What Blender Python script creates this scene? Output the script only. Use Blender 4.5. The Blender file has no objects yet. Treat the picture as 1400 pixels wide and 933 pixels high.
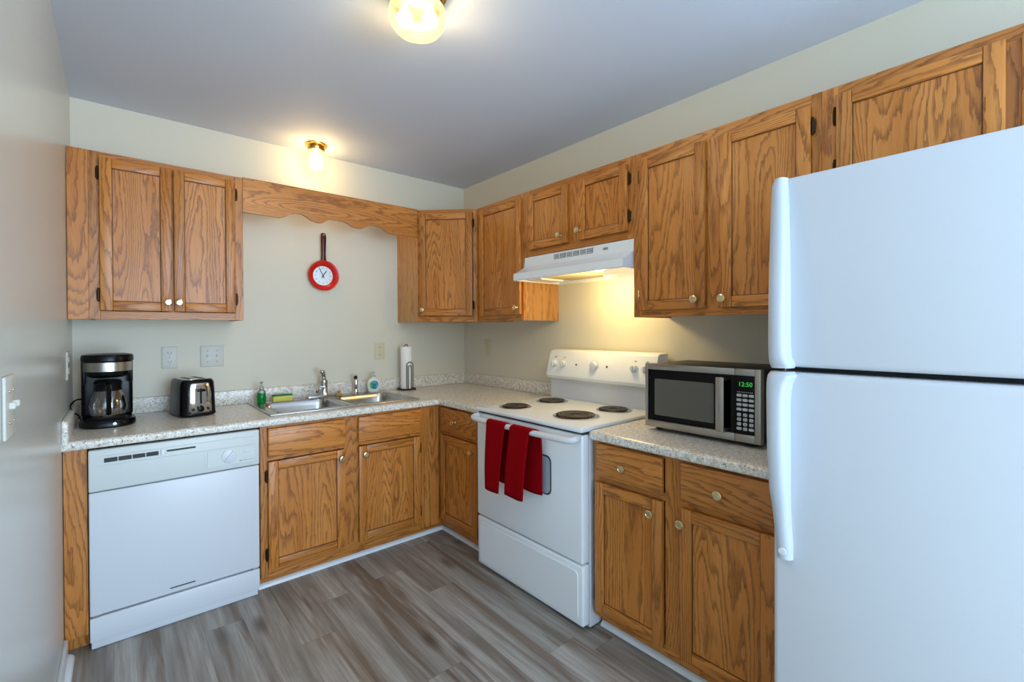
import bpy, bmesh, math, random
from mathutils import Vector, Matrix
random.seed(11)
R = math.radians
sc = bpy.context.scene
C = sc.collection

# ------------------------------------------------------------------ camera, light, exposure
W, H = 2.435, 2.543            # room width (left wall at x=-W), ceiling height
cd = bpy.data.cameras.new('camera'); cam = bpy.data.objects.new('camera', cd); C.objects.link(cam)
cd.sensor_width = 36.0; cd.sensor_fit = 'HORIZONTAL'
cd.lens = 631.7737 / 1400 * 36
cd.shift_x = 0.0; cd.shift_y = -11.179 / 1400
cd.clip_start = 0.02
_f = Vector((0.64992567, 0.75996587, -0.00696439)); _r = Vector((0.75995742, -0.6499583, -0.00435057)); _u = _r.cross(_f)
cam.matrix_world = Matrix(((_r.x, _u.x, -_f.x, -2.26109815), (_r.y, _u.y, -_f.y, -3.26915842), (_r.z, _u.z, -_f.z, 1.34112537), (0, 0, 0, 1)))
sc.camera = cam

sc.view_settings.view_transform = 'Standard'; sc.view_settings.look = 'None'
sc.view_settings.exposure = 0.82; sc.view_settings.gamma = 1.0; sc.view_settings.use_curve_mapping = False
sc.cycles.use_denoising = True
sc.cycles.max_bounces = 10; sc.cycles.diffuse_bounces = 5; sc.cycles.transparent_max_bounces = 12
sc.cycles.sample_clamp_indirect = 4.0

wd = bpy.data.worlds.new('world'); sc.world = wd; wd.use_nodes = True
bg = wd.node_tree.nodes['Background']
bg.inputs[0].default_value = (0.54, 0.75, 1.0, 1); bg.inputs[1].default_value = 1.35

def lamp(name, kind, loc, energy, col, rot=(0, 0, 0), size=None, size_y=None, radius=None):
    d = bpy.data.lights.new(name, kind); d.energy = energy; d.color = col
    if size: d.shape = 'RECTANGLE'; d.size = size; d.size_y = size_y or size
    if radius is not None: d.shadow_soft_size = radius
    o = bpy.data.objects.new(name, d); C.objects.link(o); o.location = loc; o.rotation_euler = rot
    return o
WARM = (1.0, 0.68, 0.31)
# daylight entering from the living area behind the camera
lamp('window_daylight', 'AREA', (-0.9, -5.6, 1.3), 95, (0.64, 0.82, 1.0), (R(106), 0, 0), 2.6, 2.0)

# ------------------------------------------------------------------ mesh builder
class MB:
    def __init__(s):
        s.bm = bmesh.new()
        s.g = s.bm.loops.layers.float_vector.new('grain')
        s.t = s.bm.faces.layers.float.new('tone')
        s.d = s.bm.faces.layers.int.new('done')
    def fin(s, mi=0, ax='z', tone=None, off=None):
        off = off or Vector((random.uniform(0, 9), random.uniform(0, 9), random.uniform(0, 9)))
        tone = random.random() if tone is None else tone
        for f in s.bm.faces:
            if f[s.d]: continue
            f[s.d] = 1; f[s.t] = tone; f.material_index = mi
            for l in f.loops:
                c = l.vert.co
                v = {'z': (c.x, c.y, c.z), 'x': (c.z, c.y, c.x), 'y': (c.x, c.z, c.y)}[ax]
                l[s.g] = Vector(v) + off
        return s
    def box(s, x0, y0, z0, x1, y1, z1, b=0.0, seg=1, mi=0, ax='z', tone=None, M=None, edges=None):
        r = bmesh.ops.create_cube(s.bm, size=1)
        vs = r['verts']
        x0, x1 = min(x0, x1), max(x0, x1); y0, y1 = min(y0, y1), max(y0, y1); z0, z1 = min(z0, z1), max(z0, z1)
        for v in vs:
            v.co = Vector((x0 + (v.co.x + .5) * (x1 - x0), y0 + (v.co.y + .5) * (y1 - y0), z0 + (v.co.z + .5) * (z1 - z0)))
        if b > 0:
            es = list({e for v in vs for e in v.link_edges})
            if edges: es = [e for e in es if edges(e)]
            b = min(b, .49 * min(x1 - x0, y1 - y0, z1 - z0))
            r2 = bmesh.ops.bevel(s.bm, geom=es, offset=b, segments=seg, affect='EDGES', profile=0.5)
        if M is not None:
            vv = {v for f in s.bm.faces if not f[s.d] for v in f.verts}
            for v in vv: v.co = M @ v.co
        return s.fin(mi, ax, tone)
    def ring_loft(s, rings, mi=0, cap=True, closed=True, ax='z', tone=None, loop=False):
        rows = [[s.bm.verts.new(p) for p in ring] for ring in rings]
        n = len(rows[0])
        pairs = list(zip(rows[:-1], rows[1:])) + ([(rows[-1], rows[0])] if loop else [])
        for a, b in pairs:
            for i in range(n if closed else n - 1):
                j = (i + 1) % n
                q = [a[i], a[j], b[j], b[i]]
                try: s.bm.faces.new(q)
                except ValueError: pass
        if cap and not loop:
            for q in (rows[0][::-1], rows[-1]):
                try: s.bm.faces.new(q)
                except ValueError: pass
        return s.fin(mi, ax, tone)
    def lathe(s, prof, loc=(0, 0, 0), axis='z', n=28, mi=0, M=None, sx=1, sy=1, tone=None):
        rings = []
        for r, h in prof:
            ring = []
            for k in range(n):
                a = 2 * math.pi * k / n
                p = Vector((max(r, 1e-4) * math.cos(a) * sx, max(r, 1e-4) * math.sin(a) * sy, h))
                if axis == '-y': p = Vector((p.x, -p.z, p.y))
                if axis == 'x': p = Vector((p.z, p.x, p.y))
                if M is not None: p = M @ p
                ring.append(p + Vector(loc))
            rings.append(ring)
        return s.ring_loft(rings, mi, tone=tone)
    def tube(s, pts, r, n=10, mi=0, flat=1.0, loop=False):
        pts = [Vector(p) for p in pts]; rings = []; up = None
        N = len(pts)
        for i, p in enumerate(pts):
            if loop: t = (pts[(i + 1) % N] - pts[i - 1]).normalized()
            else: t = (pts[min(i + 1, N - 1)] - pts[max(i - 1, 0)]).normalized()
            if up is None: up = Vector((0, 0, 1)) if abs(t.z) < .9 else Vector((1, 0, 0))
            a = (up - t * up.dot(t)).normalized(); b = t.cross(a); up = a
            rr = r[i] if isinstance(r, (list, tuple)) else r
            rings.append([p + a * rr * math.cos(2 * math.pi * k / n) * flat + b * rr * math.sin(2 * math.pi * k / n) for k in range(n)])
        return s.ring_loft(rings, mi, loop=loop)
    def prism(s, poly, d0, d1, plane='xz', mi=0, ax='z', tone=None, b=0):
        def P(u, v, d): return {'xz': (u, d, v), 'xy': (u, v, d), 'yz': (d, u, v)}[plane]
        A = [s.bm.verts.new(P(u, v, d0)) for u, v in poly]; B = [s.bm.verts.new(P(u, v, d1)) for u, v in poly]
        n = len(poly)
        s.bm.faces.new(A); s.bm.faces.new(B[::-1])
        for i in range(n): s.bm.faces.new([A[i], B[i], B[(i + 1) % n], A[(i + 1) % n]])
        return s.fin(mi, ax, tone)
    def ball(s, c, r, sx=1, sy=1, sz=1, n=24, mi=0):
        prof = [(r * math.sin(math.pi * k / 14), -r * math.cos(math.pi * k / 14) * sz) for k in range(15)]
        return s.lathe(prof, c, n=n, mi=mi, sx=sx, sy=sy)
    def build(s, name, mats, parent=None, smooth=True, ang=35):
        bmesh.ops.recalc_face_normals(s.bm, faces=s.bm.faces[:])
        me = bpy.data.meshes.new(name); s.bm.to_mesh(me); s.bm.free()
        if not isinstance(mats, (list, tuple)): mats = [mats]
        for m in mats: me.materials.append(m)
        if smooth:
            me.polygons.foreach_set('use_smooth', [True] * len(me.polygons))
            me.set_sharp_from_angle(angle=R(ang))
        o = bpy.data.objects.new(name, me); C.objects.link(o)
        if parent: o.parent = parent
        return o

def spline(pts, n=8):
    pts = [Vector(p) for p in pts]; out = []
    P = [pts[0]] + pts + [pts[-1]]
    for i in range(1, len(P) - 2):
        for k in range(n):
            t = k / n; a, b, c, d = P[i - 1], P[i], P[i + 1], P[i + 2]
            out.append(.5 * ((2 * b) + (c - a) * t + (2 * a - 5 * b + 4 * c - d) * t * t + (3 * b - a - 3 * c + d) * t ** 3))
    out.append(pts[-1]); return out

def tag(o, label, cat, group=None):
    o['label'] = label; o['category'] = cat
    if group: o['group'] = group
    return o
def thing(name, label, cat, loc=(0, 0, 0), rz=0, group=None):
    o = bpy.data.objects.new(name, None); C.objects.link(o); o.empty_display_size = .1
    o.location = loc; o.rotation_euler = (0, 0, rz)
    return tag(o, label, cat, group)
def struct(o): o['kind'] = 'structure'; return o
def text_part(name, body, size, mat, parent, M, depth=0.0004):
    cu = bpy.data.curves.new('t', 'FONT'); cu.body = body; cu.size = size; cu.extrude = depth
    cu.align_x = 'CENTER'; cu.align_y = 'CENTER'; cu.resolution_u = 2
    o = bpy.data.objects.new('t', cu); C.objects.link(o)
    bpy.context.view_layer.update()
    me = bpy.data.meshes.new_from_object(o.evaluated_get(bpy.context.evaluated_depsgraph_get()))
    bpy.data.objects.remove(o); bpy.data.curves.remove(cu)
    me.materials.clear(); me.materials.append(mat); me.transform(M)
    p = bpy.data.objects.new(name, me); C.objects.link(p); p.parent = parent
    return p
FRONT = Matrix(((1, 0, 0, 0), (0, 0, -1, 0), (0, 1, 0, 0), (0, 0, 0, 1)))   # text lying in xy -> standing, facing -y

# ------------------------------------------------------------------ materials
def srgb(r, g, b):
    f = lambda c: ((c / 255) / 12.92 if c / 255 <= .04045 else ((c / 255 + .055) / 1.055) ** 2.4)
    return (f(r), f(g), f(b), 1)
def mat(name, col=(.8, .8, .8, 1), rough=.5, metal=0, spec=.5, **kw):
    m = bpy.data.materials.new(name); m.use_nodes = True; p = m.node_tree.nodes['Principled BSDF']
    p.inputs['Base Color'].default_value = col; p.inputs['Roughness'].default_value = rough
    p.inputs['Metallic'].default_value = metal; p.inputs['Specular IOR Level'].default_value = spec
    for k, v in kw.items(): p.inputs[k.replace('_', ' ')].default_value = v
    return m
class G:
    """tiny node-graph helper"""
    def __init__(s, m): s.t = m.node_tree; s.n = s.t.nodes; s.p = s.n.get('Principled BSDF')
    def node(s, typ, **kw):
        n = s.n.new(typ)
        for k, v in kw.items(): setattr(n, k, v)
        return n
    def link(s, a, b): s.t.links.new(a, b)
    def setin(s, n, i, v):
        if hasattr(v, 'is_output') or hasattr(v, 'links'): s.link(v, n.inputs[i])
        else: n.inputs[i].default_value = v
    def math(s, op, a, b=0.0, c=None):
        n = s.node('ShaderNodeMath', operation=op); s.setin(n, 0, a); s.setin(n, 1, b)
        if c is not None: s.setin(n, 2, c)
        return n.outputs[0]
    def noise(s, vec, scale=1, detail=2, rough=.5, dist=0):
        n = s.node('ShaderNodeTexNoise'); s.link(vec, n.inputs['Vector'])
        n.inputs['Scale'].default_value = scale; n.inputs['Detail'].default_value = detail; n.inputs['Roughness'].default_value = rough; n.inputs['Distortion'].default_value = dist
        return n.outputs['Fac']
    def mapv(s, vec, scale=(1, 1, 1), loc=(0, 0, 0), rot=(0, 0, 0)):
        n = s.node('ShaderNodeMapping'); s.link(vec, n.inputs[0]); n.inputs['Scale'].default_value = scale; n.inputs['Location'].default_value = loc; n.inputs['Rotation'].default_value = rot
        return n.outputs[0]
    def mix(s, f, a, b, blend='MIX'):
        n = s.node('ShaderNodeMix', data_type='RGBA', blend_type=blend)
        s.setin(n, 0, f); s.setin(n, 6, a); s.setin(n, 7, b); return n.outputs[2]
    def ramp(s, f, stops):
        n = s.node('ShaderNodeValToRGB'); s.link(f, n.inputs[0]); e = n.color_ramp.elements
        while len(e) < len(stops): e.new(.5)
        for i, (p, c) in enumerate(stops): e[i].position = p; e[i].color = c if len(c) == 4 else (*c, 1)
        return n.outputs[0]
    def fl(s, f, a, b):  # smooth range 0..1
        n = s.node('ShaderNodeMapRange'); s.link(f, n.inputs[0]); n.inputs[1].default_value = a; n.inputs[2].default_value = b; return n.outputs[0]
    def bump(s, h, strength=.2, dist=.001):
        n = s.node('ShaderNodeBump'); n.inputs['Strength'].default_value = strength; n.inputs['Distance'].default_value = dist
        s.link(h, n.inputs['Height']); s.link(n.outputs[0], s.p.inputs['Normal'])

def oak_mat(name, light=srgb(204, 138, 76), mid=srgb(184, 116, 54), dark=srgb(108, 58, 22), rings=26, coarse=1.0, rough=.36):
    m = mat(name, rough=rough, spec=.5); g = G(m)
    a = g.node('ShaderNodeAttribute', attribute_name='grain').outputs['Vector']
    t = g.node('ShaderNodeAttribute', attribute_name='tone').outputs['Fac']
    sep = g.node('ShaderNodeSeparateXYZ'); g.link(a, sep.inputs[0])
    n1 = g.noise(g.mapv(a, (6.5 * coarse, 6.5 * coarse, .75 * coarse)), 1, 1.0, .4)
    n2 = g.noise(g.mapv(a, (30, 30, 6)), 1, 2, .5)
    n4 = g.noise(g.mapv(a, (120, 120, 16)), 1, 2, .6)
    ph = g.math('ADD', g.math('MULTIPLY', n1, rings), g.math('MULTIPLY', n2, 1.3))
    ph = g.math('ADD', ph, g.math('MULTIPLY', n4, .9))
    ph = g.math('ADD', ph, g.math('MULTIPLY', sep.outputs[0], 22))
    fr = g.math('FRACT', ph)
    ring = g.ramp(fr, [(0, (0, 0, 0)), (.5, (.06, .06, .06)), (.78, (.75, .75, .75)), (.9, (1, 1, 1)), (1, (0, 0, 0))])
    pores = g.noise(g.mapv(a, (420, 420, 14)), 1, 2, .6)
    pm = g.math('MULTIPLY', g.fl(pores, .47, .66), g.math('ADD', g.math('MULTIPLY', ring, .8), .2))
    band = g.noise(g.mapv(a, (16, 16, 1.2)), 1, 3, .6)
    c = g.mix(g.fl(band, .3, .7), light, mid)
    c = g.mix(g.math('MULTIPLY', ring, .62), c, dark)
    c = g.mix(g.math('MULTIPLY', pm, .62), c, srgb(92, 52, 24))
    br = g.math('ADD', g.math('MULTIPLY', t, .24), .88)
    hsv = g.node('ShaderNodeHueSaturation'); g.link(c, hsv.inputs['Color']); g.link(br, hsv.inputs['Value']); hsv.inputs['Saturation'].default_value = 1.04
    g.link(hsv.outputs[0], g.p.inputs['Base Color'])
    g.bump(g.math('SUBTRACT', 1.0, pm), .25, .0006)
    return m
OAK = oak_mat('oak')
OAK_SIDE = oak_mat('oak_veneer', srgb(204, 154, 98), srgb(190, 138, 84), srgb(160, 108, 60), rings=16, coarse=.8)
STAIN = mat('oak_groove', srgb(84, 46, 20), .5)
BRONZE = mat('hinge_bronze', srgb(52, 40, 28), .35, .8)
BRASS = mat('knob_brass', srgb(226, 206, 160), .22, 1.0)
POLBRASS = mat('polished_brass', srgb(226, 180, 90), .15, 1.0)
ENAMEL = mat('white_enamel', srgb(232, 238, 242), .22, 0, .5)
APPL = mat('appliance_white', srgb(210, 214, 220), .32)
CREAMPL = mat('offwhite_plastic', srgb(208, 214, 212), .4)
WPLASTIC = mat('white_plastic', srgb(218, 222, 228), .35)
BLACK = mat('black_plastic', srgb(9, 9, 11), .26, 0, .2)
BLACKM = mat('black_matte', srgb(24, 24, 24), .5)
GAP = mat('dark_gap', srgb(52, 56, 58), .6)
COIL = mat('burner_coil', srgb(84, 76, 68), .4, .5)
CHROME = mat('chrome', srgb(205, 205, 205), .12, 1.0)
STEEL = mat('brushed_steel', srgb(176, 172, 166), .3, 1.0)
SINKST = mat('sink_steel', srgb(190, 188, 184), .24, 1.0)
GLASSBLK = mat('dark_glass', srgb(6, 5, 5), .09, 0, .22)
IVORY = mat('ivory_plastic', srgb(208, 199, 170), .4)
WPAPER = mat('paper', srgb(240, 240, 236), .9)
TRIMW = mat('trim_white', srgb(228, 232, 236), .35)

def appl_noise(m, s=500, st=.06):
    g = G(m); tc = g.node('ShaderNodeTexCoord').outputs['Object']; g.bump(g.noise(tc, s, 1), st, .0006)
appl_noise(APPL)

def clear_mat(name, tint=(.95, .97, .97, 1), trans=.85, rough=.05):
    m = bpy.data.materials.new(name); m.use_nodes = True; t = m.node_tree; n = t.nodes; n.remove(n['Principled BSDF'])
    tr = n.new('ShaderNodeBsdfTransparent'); tr.inputs[0].default_value = tint
    gl = n.new('ShaderNodeBsdfGlossy'); gl.inputs['Roughness'].default_value = rough; gl.inputs[0].default_value = (1, 1, 1, 1)
    lw = n.new('ShaderNodeLayerWeight'); lw.inputs[0].default_value = .35
    mr = n.new('ShaderNodeMapRange'); t.links.new(lw.outputs['Fresnel'], mr.inputs[0]); mr.inputs[3].default_value = 1 - trans; mr.inputs[4].default_value = .9
    mx = n.new('ShaderNodeMixShader'); t.links.new(mr.outputs[0], mx.inputs[0]); t.links.new(tr.outputs[0], mx.inputs[1]); t.links.new(gl.outputs[0], mx.inputs[2])
    t.links.new(mx.outputs[0], n['Material Output'].inputs[0]); return m
CLEAR = clear_mat('clear_glass')
CARAFE = clear_mat('carafe_glass', (.62, .60, .58, 1), .8)

def emis(name, col, st):
    m = mat(name, (0, 0, 0, 1)); p = m.node_tree.nodes['Principled BSDF']
    p.inputs['Emission Color'].default_value = (*col, 1); p.inputs['Emission Strength'].default_value = st; return m
BULB = emis('lamp_bulb', (1.0, .86, .62), 9)
LCD = emis('green_display', (.05, .8, .12), .4)

def globe_mat(name, st):
    m = bpy.data.materials.new(name); m.use_nodes = True; t = m.node_tree; n = t.nodes; n.remove(n['Principled BSDF'])
    tr = n.new('ShaderNodeBsdfTransparent'); tr.inputs[0].default_value = (1, .96, .86, 1)
    em = n.new('ShaderNodeEmission'); em.inputs[0].default_value = (1.0, .79, .38, 1); em.inputs[1].default_value = st
    gl = n.new('ShaderNodeBsdfGlossy'); gl.inputs['Roughness'].default_value = .06
    tc = n.new('ShaderNodeTexCoord'); no = n.new('ShaderNodeTexNoise'); t.links.new(tc.outputs['Object'], no.inputs[0]); no.inputs['Scale'].default_value = 22
    mr = n.new('ShaderNodeMapRange'); t.links.new(no.outputs['Fac'], mr.inputs[0]); mr.inputs[1].default_value = .35; mr.inputs[2].default_value = .65; mr.inputs[3].default_value = .35; mr.inputs[4].default_value = .85
    a = n.new('ShaderNodeMixShader'); t.links.new(mr.outputs[0], a.inputs[0]); t.links.new(tr.outputs[0], a.inputs[1]); t.links.new(em.outputs[0], a.inputs[2])
    b = n.new('ShaderNodeMixShader'); b.inputs[0].default_value = .08; t.links.new(a.outputs[0], b.inputs[1]); t.links.new(gl.outputs[0], b.inputs[2])
    t.links.new(b.outputs[0], n['Material Output'].inputs[0]); return m
GLOBE = globe_mat('lamp_glass', 1.15)

def wall_mat(name, col, rough, bump=.12):
    m = mat(name, col, rough); g = G(m); tc = g.node('ShaderNodeTexCoord').outputs['Object']
    n = g.noise(tc, 1.3, 3); c = g.mix(n, col, tuple(x * .93 for x in col[:3]) + (1,)); g.link(c, g.p.inputs['Base Color'])
    g.bump(g.noise(tc, 160, 2), bump, .002); return m
WALL = wall_mat('wall_paint', srgb(217, 213, 195), .55)
WALL_L = wall_mat('wall_paint_gloss', srgb(202, 205, 200), .27, .06)
CEIL = wall_mat('ceiling_paint', srgb(212, 221, 236), .7, .25)

def floor_mat():
    m = mat('vinyl_planks', rough=.42); g = G(m); tc = g.node('ShaderNodeTexCoord').outputs['Object']
    sp = g.node('ShaderNodeSeparateXYZ'); g.link(tc, sp.inputs[0]); X, Y = sp.outputs[0], sp.outputs[1]
    PW, PL = .152, 1.22
    row = g.math('FLOOR', g.math('DIVIDE', X, PW))
    wn = g.node('ShaderNodeTexWhiteNoise', noise_dimensions='1D'); g.link(row, wn.inputs['W'])
    yo = g.math('ADD', Y, g.math('MULTIPLY', wn.outputs['Value'], 3.7))
    col = g.math('FLOOR', g.math('DIVIDE', yo, PL))
    cb = g.node('ShaderNodeCombineXYZ'); g.link(row, cb.inputs[0]); g.link(col, cb.inputs[1])
    w2 = g.node('ShaderNodeTexWhiteNoise', noise_dimensions='3D'); g.link(cb.outputs[0], w2.inputs['Vector'])
    tone = w2.outputs['Value']
    ofs = g.node('ShaderNodeVectorMath', operation='MULTIPLY_ADD'); g.link(w2.outputs['Color'], ofs.inputs[0]); ofs.inputs[1].default_value = (40, 40, 40); g.link(tc, ofs.inputs[2])
    v = ofs.outputs[0]
    n1 = g.noise(g.mapv(v, (15, 1.0, 1)), 1, 4, .62, .35)
    n2 = g.noise(g.mapv(v, (90, 3.0, 1)), 1, 3, .65)
    n3 = g.noise(g.mapv(v, (13, .8, 1)), 1, 3, .6, .5)
    vo = g.node('ShaderNodeTexVoronoi', feature='F1'); g.link(g.mapv(v, (7.5, 2.3, 1)), vo.inputs['Vector']); vo.inputs['Scale'].default_value = 1
    knot = g.fl(g.math('ADD', vo.outputs['Distance'], g.math('MULTIPLY', n2, .14)), .32, .08)
    c = g.ramp(n1, [(.30, srgb(120, 112, 102)), (.48, srgb(158, 153, 145)), (.70, srgb(188, 185, 179))])
    c = g.mix(g.math('MULTIPLY', g.fl(n2, .42, .70), .5), c, srgb(120, 106, 92))
    c = g.mix(g.math('MULTIPLY', g.fl(n3, .53, .64), .8), c, srgb(112, 92, 74))
    c = g.mix(g.math('MULTIPLY', knot, .9), c, srgb(70, 52, 40))
    hv = g.node('ShaderNodeHueSaturation'); g.link(c, hv.inputs['Color']); g.link(g.math('ADD', g.math('MULTIPLY', tone, .22), .84), hv.inputs['Value'])
    fx = g.math('FRACT', g.math('DIVIDE', X, PW)); fy = g.math('FRACT', g.math('DIVIDE', yo, PL))
    ex = g.math('MINIMUM', fx, g.math('SUBTRACT', 1.0, fx)); ey = g.math('MINIMUM', fy, g.math('SUBTRACT', 1.0, fy))
    sx = g.math('LESS_THAN', ex, .009); sy = g.math('LESS_THAN', ey, .0013); seam = g.math('MAXIMUM', sx, sy)
    c2 = g.mix(g.math('MULTIPLY', seam, .35), hv.outputs[0], srgb(70, 62, 56))
    g.link(c2, g.p.inputs['Base Color'])
    g.bump(g.math('SUBTRACT', g.math('MULTIPLY', n2, .4), seam), .15, .001)
    return m
FLOOR = floor_mat()

def laminate_mat():
    m = mat('granite_laminate', rough=.28); g = G(m); tc = g.node('ShaderNodeTexCoord').outputs['Object']
    n1 = g.noise(tc, 55, 4, .7); n2 = g.noise(g.mapv(tc, loc=(3, 5, 7)), 150, 3, .65); n3 = g.noise(g.mapv(tc, loc=(9, 2, 1)), 120, 3, .75)
    n4 = g.noise(g.mapv(tc, loc=(1, 8, 4)), 85, 4, .75); n5 = g.noise(tc, 5, 2)
    c = g.ramp(n1, [(.36, srgb(200, 190, 172)), (.5, srgb(232, 228, 216)), (.62, srgb(242, 242, 238))])
    c = g.mix(g.math('MULTIPLY', g.fl(n2, .54, .62), .5), c, srgb(158, 156, 164))
    c = g.mix(g.math('MULTIPLY', g.fl(n4, .59, .65), .6), c, srgb(138, 112, 92))
    c = g.mix(g.math('MULTIPLY', g.fl(n3, .60, .64), .9), c, srgb(52, 48, 54))
    g.link(c, g.p.inputs['Base Color']); return m
LAM = laminate_mat()

def cloth_mat(name, col):
    m = mat(name, col, .95); g = G(m); tc = g.node('ShaderNodeTexCoord').outputs['Object']
    g.bump(g.noise(tc, 420, 2), .5, .002); m.node_tree.nodes['Principled BSDF'].inputs['Specular IOR Level'].default_value = .08; return m
RED = cloth_mat('red_cloth', srgb(140, 0, 10))

# ------------------------------------------------------------------ room shell
YR = -5.7
def slab(name, a, b, m):
    s = MB().box(*a, *b); return struct(s.build(name, m, smooth=False))
slab('floor', (-W - .1, YR, -.1), (.1, .1, 0), FLOOR)
slab('ceiling', (-W - .1, YR, H), (.1, .1, H + .1), CEIL)
slab('wall_back', (-W - .1, 0, 0), (.1, .1, H), WALL)
slab('wall_right', (0, YR, 0), (.1, 0, H), WALL)
slab('wall_left', (-W - .1, YR, 0), (-W, 0, H), WALL_L)
def quarter(path_fn, name):
    s = MB(); s.prism([(0, 0), (-.017, 0), (-.016, .006), (-.012, .0125), (-.006, .0165), (0, .018)], *path_fn[1], plane='yz') if path_fn[0] == 'x' else \
        s.prism([(0, 0), (-.017, 0), (-.016, .006), (-.012, .0125), (-.006, .0165), (0, .018)], *path_fn[1], plane='xz')
    return s
TOE = -.590
s = MB(); prof = [(0, 0), (-.019, 0), (-.018, .008), (-.013, .015), (-.006, .0195), (0, .021)]
s.prism([(TOE + a, b) for a, b in prof], -1.715, TOE, plane='yz'); struct(s.build('trim_1', TRIMW))
s = MB(); s.prism([(TOE + a, b) for a, b in prof], TOE, -1.146, plane='xz'); struct(s.build('trim_2', TRIMW))
s = MB(); s.prism([(TOE + a, b) for a, b in prof], -1.945, -2.75, plane='xz'); struct(s.build('trim_3', TRIMW))
s = MB(); s.box(-W, -.66, 0, -W + .013, YR, .085, b=.004, seg=2)
s.prism([(-W + .013, 0), (-W + .032, 0), (-W + .031, .008), (-W + .026, .015), (-W + .019, .0195), (-W + .013, .021)], -.66, YR, plane='xz')
struct(s.build('baseboard_left', TRIMW))

# ------------------------------------------------------------------ cabinets
def knob_mesh(s, x, y, z, mi=0):
    s.lathe([(.0, 0), (.011, 0), (.010, .003), (.0085, .006), (.0085, .012), (.011, .015), (.0165, .018), (.0175, .023), (.0165, .026), (.012, .0275), (.011, .0262), (.0, .0265)], (x, y, z), '-y', 24, mi)
def hinge_mesh(s, x, y, z):
    s.box(x - .007, y - .003, z - .024, x + .007, y + .012, z + .024, b=.002)
    s.lathe([(0, -.026), (.0045, -.026), (.0045, .026), (0, .026)], (x, y - .004, z), 'z', 10)
    s.ball((x, y - .004, z + .029), .0045, n=10); s.ball((x, y - .004, z - .029), .0045, n=10)

def panel_door(parent, x0, x1, z0, z1, yf, knob=None, hinge=None, fw=.046, raised=False):
    """frame and recessed panel door; yf is the front plane of the face frame"""
    T = .022; y0 = yf - T
    s = MB(); b = .004
    s.box(x0, y0, z0, x0 + fw, yf - .001, z1, b, 2); s.box(x1 - fw, y0, z0, x1, yf - .001, z1, b, 2)
    s.box(x0 + fw, y0 + .0005, z0, x1 - fw, yf - .001, z0 + fw, b, 2, ax='x'); s.box(x0 + fw, y0 + .0005, z1 - fw, x1 - fw, yf - .001, z1, b, 2, ax='x')
    s.box(x0 + fw - .003, y0 + .010, z0 + fw - .003, x1 - fw + .003, yf - .004, z1 - fw + .003, tone=.6)
    e = .0028; yy = y0 + .0085           # stained bead where panel meets frame
    s.box(x0 + fw, yy, z0 + fw, x0 + fw + e, yy + .003, z1 - fw, mi=1); s.box(x1 - fw - e, yy, z0 + fw, x1 - fw, yy + .003, z1 - fw, mi=1)
    s.box(x0 + fw, yy, z0 + fw, x1 - fw, yy + .003, z0 + fw + e, mi=1); s.box(x0 + fw, yy, z1 - fw - e, x1 - fw, yy + .003, z1 - fw, mi=1)
    d = s.build('door', [OAK, STAIN], parent)
    if knob:
        k = MB(); knob_mesh(k, knob[0], y0, knob[1]); k.build('knob', BRASS, d)
    if hinge:
        xh = x0 - .006 if hinge == 'l' else x1 + .006
        dz = min(.075, (z1 - z0) * .22)
        for zz in (z0 + dz, z1 - dz):
            h = MB(); hinge_mesh(h, xh, yf - .006, zz); h.build('hinge', BRONZE, d)
    return d
def drawer_front(parent, x0, x1, z0, z1, yf, knob=None, name='drawer'):
    s = MB(); s.box(x0, yf - .022, z0, x1, yf - .001, z1, .006, 3, ax='x'); d = s.build(name, OAK, parent)
    if knob: k = MB(); knob_mesh(k, knob[0], yf - .022, knob[1]); k.build('knob', BRASS, d)
    return d
def frame(parent, boards, yf):
    """boards: (x0,x1,z0,z1,axis)"""
    s = MB()
    for x0, x1, z0, z1, a in boards: s.box(x0, yf, z0, x1, yf + .019, z1, .0012, 1, ax=a)
    return s.build('face_frame', OAK, parent)
def carcass(parent, x0, x1, z0, z1, yf, m=None):
    s = MB(); y0 = yf + .019
    s.box(x0, y0, z0, x0 + .016, -.001, z1); s.box(x1 - .016, y0, z0, x1, -.001, z1)
    s.box(x0 + .016, y0, z1 - .016, x1 - .016, -.001, z1, ax='x'); s.box(x0 + .016, y0, z0 + .012, x1 - .016, -.001, z0 + .028, ax='x')
    s.box(x0 + .016, -.008, z0 + .028, x1 - .016, -.001, z1 - .016)
    return s.build('carcass', m or OAK_SIDE, parent)
QR = -math.pi / 2
UB, UT, UF = 1.399, 2.198, -.317

# upper left, two doors
t = thing('wall_cabinet', 'two door oak wall cabinet hanging above the coffee maker and toaster', 'cabinet', (-W, 0, UB))
h = UT - UB; w = W - 1.719
frame(t, [(.075, .115, 0, h, 'z'), (w - .041, w, 0, h, 'z'), (.115, w - .041, 0, .040, 'x'), (.115, w - .041, h - .030, h, 'x'), (.375, .42, .04, h - .03, 'z')], UF)
s = MB(); s.box(.002, UF, 0, .075, UF + .019, h, .001); s.build('filler_strip', OAK, t)
carcass(t, .075, w, 0, h, UF)
panel_door(t, .115, .392, .042, h - .028, UF, (.374, .088), 'l')
panel_door(t, .400, .676, .042, h - .028, UF, (.420, .088), 'r')

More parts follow.
